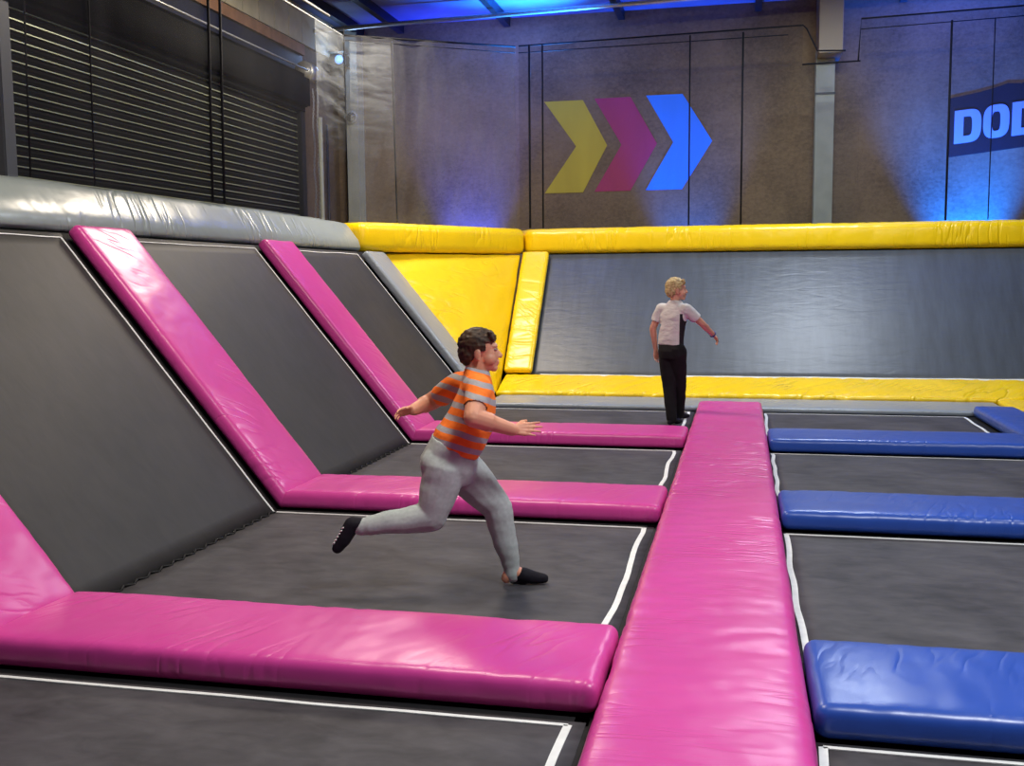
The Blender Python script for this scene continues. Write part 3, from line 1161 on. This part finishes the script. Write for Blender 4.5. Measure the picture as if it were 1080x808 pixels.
# ---- running boy -------------------------------------------------------------
SKIN1 = skin_mat('tan_skin', (214, 150, 120))
HA = math.radians(14)
boy = thing('person', 'running boy in an orange and grey striped T-shirt and grey joggers', 'person', (-1.351, 4.992, .009), HA)
HC = Vector((.078, 0, 1.226))
nk = Vector((.066, 0, 1.130))
shR, elR, wrR = Vector((.075, -.150, 1.058)), Vector((.045, -.275, .930)), Vector((.235, -.205, .858))
shL, elL, wrL = Vector((-.035, .155, 1.045)), Vector((-.190, .330, .935)), Vector((-.275, .215, .908))
hpR, knR, anR = Vector((-.105, -.078, .655)), Vector((-.168, -.10, .408)), Vector((-.519, -.10, .365))
hpL, knL, anL = Vector((-.035, .078, .63)), Vector((.158, .09, .412)), Vector((.232, .09, .075))
T_RINGS = [  # centre, forward half vector, sideways half vector  (shirt size)
    ((-.056, 0, .730), (.118, 0, -.046), (0, .165, 0)),
    ((-.025, 0, .795), (.126, 0, -.044), (0, .172, 0)),
    ((.030, 0, .880), (.118, 0, -.036), (0, .166, 0)),
    ((.058, 0, .985), (.100, 0, -.026), (0, .160, 0)),
    ((.064, 0, 1.050), (.082, 0, -.015), (0, .150, 0)),
    ((.064, 0, 1.108), (.068, 0, -.012), (0, .112, 0)),
    ((.066, 0, 1.142), (.060, 0, -.014), (0, .070, 0)),
]
bm = bmesh.new()
head_prims(bm, HC, 0.0, 1.0)
add_cap(bm, nk - Vector((.01, 0, .05)), HC + Vector((-.012, 0, -.03)), .060, .058)
add_loft(bm, [(c, Vector(a) * .88, Vector(b) * .90) for c, a, b in T_RINGS[:-1]])
add_chain(bm, [shR, elR, wrR], [.059, .049, .032])
add_cap(bm, elR, elR.lerp(wrR, .4), .049, .048)
add_chain(bm, [shL, elL, wrL], [.059, .048, .032])
add_cap(bm, elL, elL.lerp(wrL, .4), .048, .046)
hand_prims(bm, wrR, (1, .10, .02), (0, .88, -.48), (.2, .42, .88), 1.0, .16)
hand_prims(bm, wrL, (-.72, -.62, -.05), (.45, -.55, -.70), (.1, -.70, .70), 1.0, .4)
# hidden trunk and legs under the clothes, then feet
add_loft(bm, [((-.075, 0, .60), (.095, 0, -.03), (0, .13, 0)), ((-.056, 0, .730), (.10, 0, -.04), (0, .145, 0)), ((-.025, 0, .80), (.10, 0, -.04), (0, .145, 0))])
add_chain(bm, [hpR, knR, anR], [.078, .052, .034])
add_chain(bm, [hpL, knL, anL], [.078, .052, .034])
add_chain(bm, [anL, Vector((.205, .09, .036))], [.036, .031])                       # bare heel
add_chain(bm, [anL + Vector((.02, 0, -.01)), Vector((.33, .092, .030)), Vector((.395, .092, .022))], [.034, .028, .020])
add_chain(bm, [anR, Vector((-.565, -.10, .375)), Vector((-.610, -.10, .300)), Vector((-.640, -.10, .258))], [.034, .034, .030, .022])
fuse('body', bm, .0045, SKIN1, boy, 3)
eyes(boy, HC, 0.0)

# striped shirt
def stripe_mat():
    t = NT('orange_grey_striped_jersey')
    tc = t.n('ShaderNodeTexCoord')
    dt = t.n('ShaderNodeVectorMath', operation='DOT_PRODUCT')
    t.l(tc.outputs['Object'], dt.inputs[0])
    dt.inputs[1].default_value = (.30, 0.10, .95)
    wob = t.noise(t.coords(), 6, 2)
    s = t.math('ADD', dt.outputs['Value'], t.math('MULTIPLY', wob, .02))
    fr = t.math('FRACT', t.math('MULTIPLY', s, 1 / .066))
    st = t.math('GREATER_THAN', fr, .57)
    mx = t.n('ShaderNodeMix', data_type='RGBA')
    t.l(st, mx.inputs[0])
    mx.inputs[6].default_value = (*lin((255, 128, 48)), 1)
    mx.inputs[7].default_value = (*lin((172, 168, 170)), 1)
    t.l(mx.outputs[2], t.b.inputs['Base Color'])
    f = t.noise(t.coords(), 22, 3)
    t.bump(f, .3, .02)
    t.set(.8, .2)
    return t.m


bm = bmesh.new()
add_loft(bm, T_RINGS)
for sh, el in ((shR, elR), (shL, elL)):
    inn = Vector((.055, sh.y * .55, 1.055))
    e = sh.lerp(el, .62)
    add_chain(bm, [inn, sh, e], [.070, .068, .061])
# open sleeve ends: cut the rounded caps flat
dR, dL = (elR - shR).normalized(), (elL - shL).normalized()
cR, cL = shR.lerp(elR, .66), shL.lerp(elL, .66)
def keep_shirt(p):
    if (p - cR).dot(dR) > 0 and (p - cR).length < .12:
        return False
    if (p - cL).dot(dL) > 0 and (p - cL).length < .12:
        return False
    return True
fuse('tee_shirt', bm, .007, stripe_mat(), boy, 6, .0035, 16, keep_shirt)
# joggers
JOG = NT('grey_marl_jersey')
v = JOG.noise(JOG.coords(), 60, 3)
JOG.base(JOG.ramp(v, [(.3, lin((164, 171, 168))), (.7, lin((176, 183, 180)))]))
JOG.set(.85, .2)
JOG.bump(JOG.noise(JOG.coords((1, 1, 1.6)), 9, 2), .25, .02)
bm = bmesh.new()
add_loft(bm, [((-.085, 0, .575), (.10, 0, -.02), (0, .135, 0)), ((-.085, 0, .655), (.142, 0, -.040), (0, .165, 0)), ((-.065, 0, .715), (.128, 0, -.046), (0, .168, 0)), ((-.055, 0, .765), (.112, 0, -.046), (0, .160, 0))])
add_ell(bm, (-.135, -.075, .665), (.095, .088, .100))
add_ell(bm, (-.115, .075, .655), (.095, .088, .100))
add_chain(bm, [hpR, hpR.lerp(knR, .5), knR, knR.lerp(anR, .35), anR.lerp(knR, .10)], [.112, .098, .076, .070, .050])
add_chain(bm, [hpL, hpL.lerp(knL, .5), knL, knL.lerp(anL, .35), anL.lerp(knL, .16)], [.118, .102, .078, .070, .052])
add_chain(bm, [anR.lerp(knR, .07), anR.lerp(knR, -.02)], [.042, .043])
add_chain(bm, [anL.lerp(knL, .14), anL.lerp(knL, .05), anL.lerp(knL, -.06)], [.052, .044, .044])
fuse('joggers', bm, .007, JOG.m, boy, 4, .005, 11)
# hair
HAIR1 = NT('dark_brown_hair')
HAIR1.base(HAIR1.ramp(HAIR1.noise(HAIR1.coords((1, 1, 1)), 45, 3), [(.3, lin((38, 26, 18))), (.7, lin((74, 52, 36)))]))
HAIR1.set(.6, .3)
HAIR1.bump(HAIR1.noise(HAIR1.coords((20, 60, 20)), 1.5, 3), .25, .012)
def hair(name, C, yaw, mat, parent, k=1.0, back=-.055, fringe=.070, top=.0):
    R = Matrix.Rotation(yaw, 3, 'Z')
    C = Vector(C)
    bm = bmesh.new()
    add_ell(bm, C + R @ Vector((-.014 * k, 0, .038 * k)), (.098 * k, .082 * k, (.086 + top) * k), R)
    add_ell(bm, C + R @ Vector((-.056 * k, 0, -.004 * k)), (.056 * k, .070 * k, .072 * k), R)
    rnd = random.Random(3)
    for q in range(16):
        a = rnd.uniform(0, 2 * math.pi)
        rr = rnd.uniform(.02, .075)
        p = C + R @ Vector((rr * math.cos(a) * k, rr * math.sin(a) * .8 * k, (.085 + top - rr * rr * 5) * k))
        add_cap(bm, p, p + R @ Vector((.016 * k, rnd.uniform(-.012, .012), rnd.uniform(.016, .034) * k)), .017 * k, .006 * k, 8)
    for q in range(9):
        y = -.056 + .014 * q
        p = C + R @ Vector((.052 * k, y * k, (.092 + top * .6) * k))
        add_cap(bm, p, p + R @ Vector(((.026 - abs(y) * .2) * k, y * .1, (-.022 + rnd.uniform(-.008, .008)) * k)), .015 * k, .008 * k, 8)
    Ri = R.inverted()
    def keep(p):
        q = Ri @ (p - C) / k
        if q.x > .030 and q.z < .052:
            return False
        if q.x > -.020 and q.z < .006:
            return False
        if q.z < back - .3 * min(0, q.x):
            return q.z > back - .035 and q.x < -.05
        return True
    return fuse(name, bm, .005, mat, parent, 2, .0045, 55, keep)


hair('hair', HC, 0.0, HAIR1.m, boy)
# socks
SOCK = plain('black_sock', (26, 24, 32), .8, .2, var=.2, scale=60)
bm = bmesh.new()
add_chain(bm, [Vector((.285, .091, .050)), Vector((.335, .092, .036)), Vector((.398, .092, .027))], [.040, .036, .026])
add_chain(bm, [Vector((.235, .09, .018)), Vector((.30, .09, .022))], [.017, .024])
add_chain(bm, [Vector((.268, .09, .050)), Vector((.33, .092, .034))], [.034, .034])
so = fuse('sock', bm, .005, SOCK, boy, 4, .001, 30, None)
bm = bmesh.new()
add_chain(bm, [anR + Vector((.012, 0, .002)), Vector((-.567, -.10, .376)), Vector((-.612, -.10, .300)), Vector((-.644, -.10, .256))], [.040, .040, .037, .028])
so = fuse('sock', bm, .005, SOCK, boy, 4, .001, 30, None)
bm = bmesh.new()
for q in range(6):
    u = q / 5
    c = Vector((-.604, -.118, .362)).lerp(Vector((-.652, -.112, .285)), u)
    add_cap(bm, c + Vector((-.004, -.008, .004)), c + Vector((-.014, .010, -.006)), .0042, .0042, 6)
gp = link('sole_print', bm_mesh('sole_print', bm, True), STITCH, so)

# ---- blond boy ---------------------------------------------------------------
SKIN2 = skin_mat('fair_skin', (206, 146, 124))
p2 = thing('person', 'blond boy in a white T-shirt and black trousers, seen from behind', 'person', (-.70, 11.2, .005))
FA = math.radians(56)
fw = Vector((math.cos(FA), math.sin(FA), 0))
sd = Vector((-math.sin(FA), math.cos(FA), 0))     # towards his left
HC2 = Vector((.024, .01, 1.455))
YAW2 = math.radians(20)
shL, elL, wrL = Vector((-.140, .080, 1.250)), Vector((-.232, .085, 1.035)), Vector((-.200, .115, .800))
shR, elR, wrR = Vector((.135, -.085, 1.250)), Vector((.300, .020, 1.090)), Vector((.415, .20, .960))
hpL, knL, anL = Vector((-.075, .035, .80)), Vector((-.050, .045, .42)), Vector((-.015, -.02, .075))
hpR, knR, anR = Vector((.045, -.060, .80)), Vector((.060, .130, .43)), Vector((.045, .34, .085))
R2 = [
    ((-.030, 0, .865), fw * .095, sd * .150),
    ((-.028, 0, .95), fw * .095, sd * .148),
    ((-.015, 0, 1.06), fw * .092, sd * .150),
    ((-.002, 0, 1.18), fw * .095, sd * .165),
    ((.004, 0, 1.245), fw * .080, sd * .150),
    ((.008, 0, 1.300), fw * .064, sd * .105),
    ((.012, 0, 1.345), fw * .056, sd * .064),
]
bm = bmesh.new()
head_prims(bm, HC2, YAW2, 1.10)
add_cap(bm, (.005, 0, 1.28), HC2 + Vector((-.01, 0, -.03)), .050, .048)
add_loft(bm, [(c, a * .85, b * .88) for c, a, b in R2[:-1]])
add_chain(bm, [shL, elL, wrL], [.046, .036, .025])
add_cap(bm, elL, elL.lerp(wrL, .35), .036, .036)
add_chain(bm, [shR, elR, wrR], [.046, .037, .026])
add_cap(bm, elR, elR.lerp(wrR, .35), .036, .037)
hand_prims(bm, wrL, (.02, .05, -1), (.55, -.6, -.1), (.65, .7, 0), 1.0, .5)
hand_prims(bm, wrR, (.45, .55, -.62), (-.3, -.2, -.9), (.2, -.75, .3), 1.0, 1.0)
add_loft(bm, [((-.02, -.01, .72), fw * .09, sd * .13), ((-.025, 0, .87), fw * .08, sd * .13), ((-.02, 0, .95), fw * .08, sd * .13)])
add_chain(bm, [hpL, knL, anL], [.075, .048, .034])
add_chain(bm, [hpR, knR, anR], [.075, .048, .034])
for an, up in ((anL, .0), (anR, .0)):
    add_chain(bm, [an, an + fw * .08 + Vector((0, 0, -.045)), an + fw * .15 + Vector((0, 0, -.052))], [.032, .027, .020])
    add_chain(bm, [an, an - fw * .03 + Vector((0, 0, -.045))], [.032, .028])
fuse('body', bm, .005, SKIN2, p2, 3)
eyes(p2, HC2, YAW2, 1.10)


def tee2():
    t = NT('white_tee_dark_front')
    tc = t.n('ShaderNodeTexCoord')
    def dot(v):
        d = t.n('ShaderNodeVectorMath', operation='DOT_PRODUCT')
        t.l(tc.outputs['Object'], d.inputs[0])
        d.inputs[1].default_value = tuple(v)
        return d.outputs['Value']
    f = t.math('GREATER_THAN', t.math('ADD', dot((1, 0, 0)), t.math('MULTIPLY', dot((0, 1, 0)), .35)), .025)
    lat = t.math('LESS_THAN', t.math('ABSOLUTE', dot(sd)), .150)
    z = t.math('LESS_THAN', dot((0, 0, 1)), 1.20)
    k = t.math('MULTIPLY', t.math('MULTIPLY', f, lat), z)
    mx = t.n('ShaderNodeMix', data_type='RGBA')
    t.l(k, mx.inputs[0])
    mx.inputs[6].default_value = (*lin((206, 200, 198)), 1)
    mx.inputs[7].default_value = (*lin((40, 34, 40)), 1)
    t.l(mx.outputs[2], t.b.inputs['Base Color'])
    t.bump(t.noise(t.coords((1, 1, 1.8)), 13, 3), .4, .03)
    t.set(.85, .2)
    return t.m


bm = bmesh.new()
add_loft(bm, R2)
for sh, el in ((shR, elR), (shL, elL)):
    add_chain(bm, [Vector((sh.x * .5, sh.y * .5, 1.245)), sh, sh.lerp(el, .58)], [.064, .064, .062])
dR, dL = (elR - shR).normalized(), (elL - shL).normalized()
cR, cL = shR.lerp(elR, .62), shL.lerp(elL, .62)
fuse('tee_shirt', bm, .008, tee2(), p2, 5, .004, 14, keep_shirt)
BLKT = plain('black_cotton', (27, 25, 28), .85, .2, var=.15)
bm = bmesh.new()
add_loft(bm, [((-.015, -.01, .72), fw * .100, sd * .138), ((-.02, -.01, .80), fw * .110, sd * .146), ((-.028, 0, .88), fw * .09, sd * .142)])
add_chain(bm, [hpL, hpL.lerp(knL, .5), knL, anL + Vector((0, 0, -.010))], [.098, .088, .074, .058])
add_chain(bm, [hpR, hpR.lerp(knR, .5), knR, anR + Vector((0, 0, -.01))], [.098, .088, .072, .058])
fuse('trousers', bm, .008, BLKT, p2, 4, .004, 11)
for an in (anL, anR):
    bm = bmesh.new()
    add_chain(bm, [an + Vector((0, 0, -.01)), an + fw * .08 + Vector((0, 0, -.043)), an + fw * .155 + Vector((0, 0, -.048))], [.038, .031, .025])
    add_chain(bm, [an, an - fw * .03 + Vector((0, 0, -.042))], [.036, .032])
    fuse('sock', bm, .006, SOCK, p2, 3)
HAIR2 = NT('blond_hair')
HAIR2.base(HAIR2.ramp(HAIR2.noise(HAIR2.coords(), 45, 3), [(.3, lin((150, 120, 78))), (.7, lin((214, 190, 140)))]))
HAIR2.set(.55, .3)
HAIR2.bump(HAIR2.noise(HAIR2.coords((20, 60, 20)), 1.5, 3), .5, .02)
hair('hair', HC2, YAW2, HAIR2.m, p2, 1.10)
bm = bmesh.new()
c = elR.lerp(wrR, .93)
d = (wrR - elR).normalized()
a1 = d.cross(ZA).normalized()
a2 = a1.cross(d)
add_tube(bm, [c + .031 * (math.cos(2 * math.pi * k / 18) * a1 + math.sin(2 * math.pi * k / 18) * a2) for k in range(18)], .007, 8, True)
link('wristband', bm_mesh('wristband', bm, True), plain('navy_band', (30, 36, 110), .5), p2)
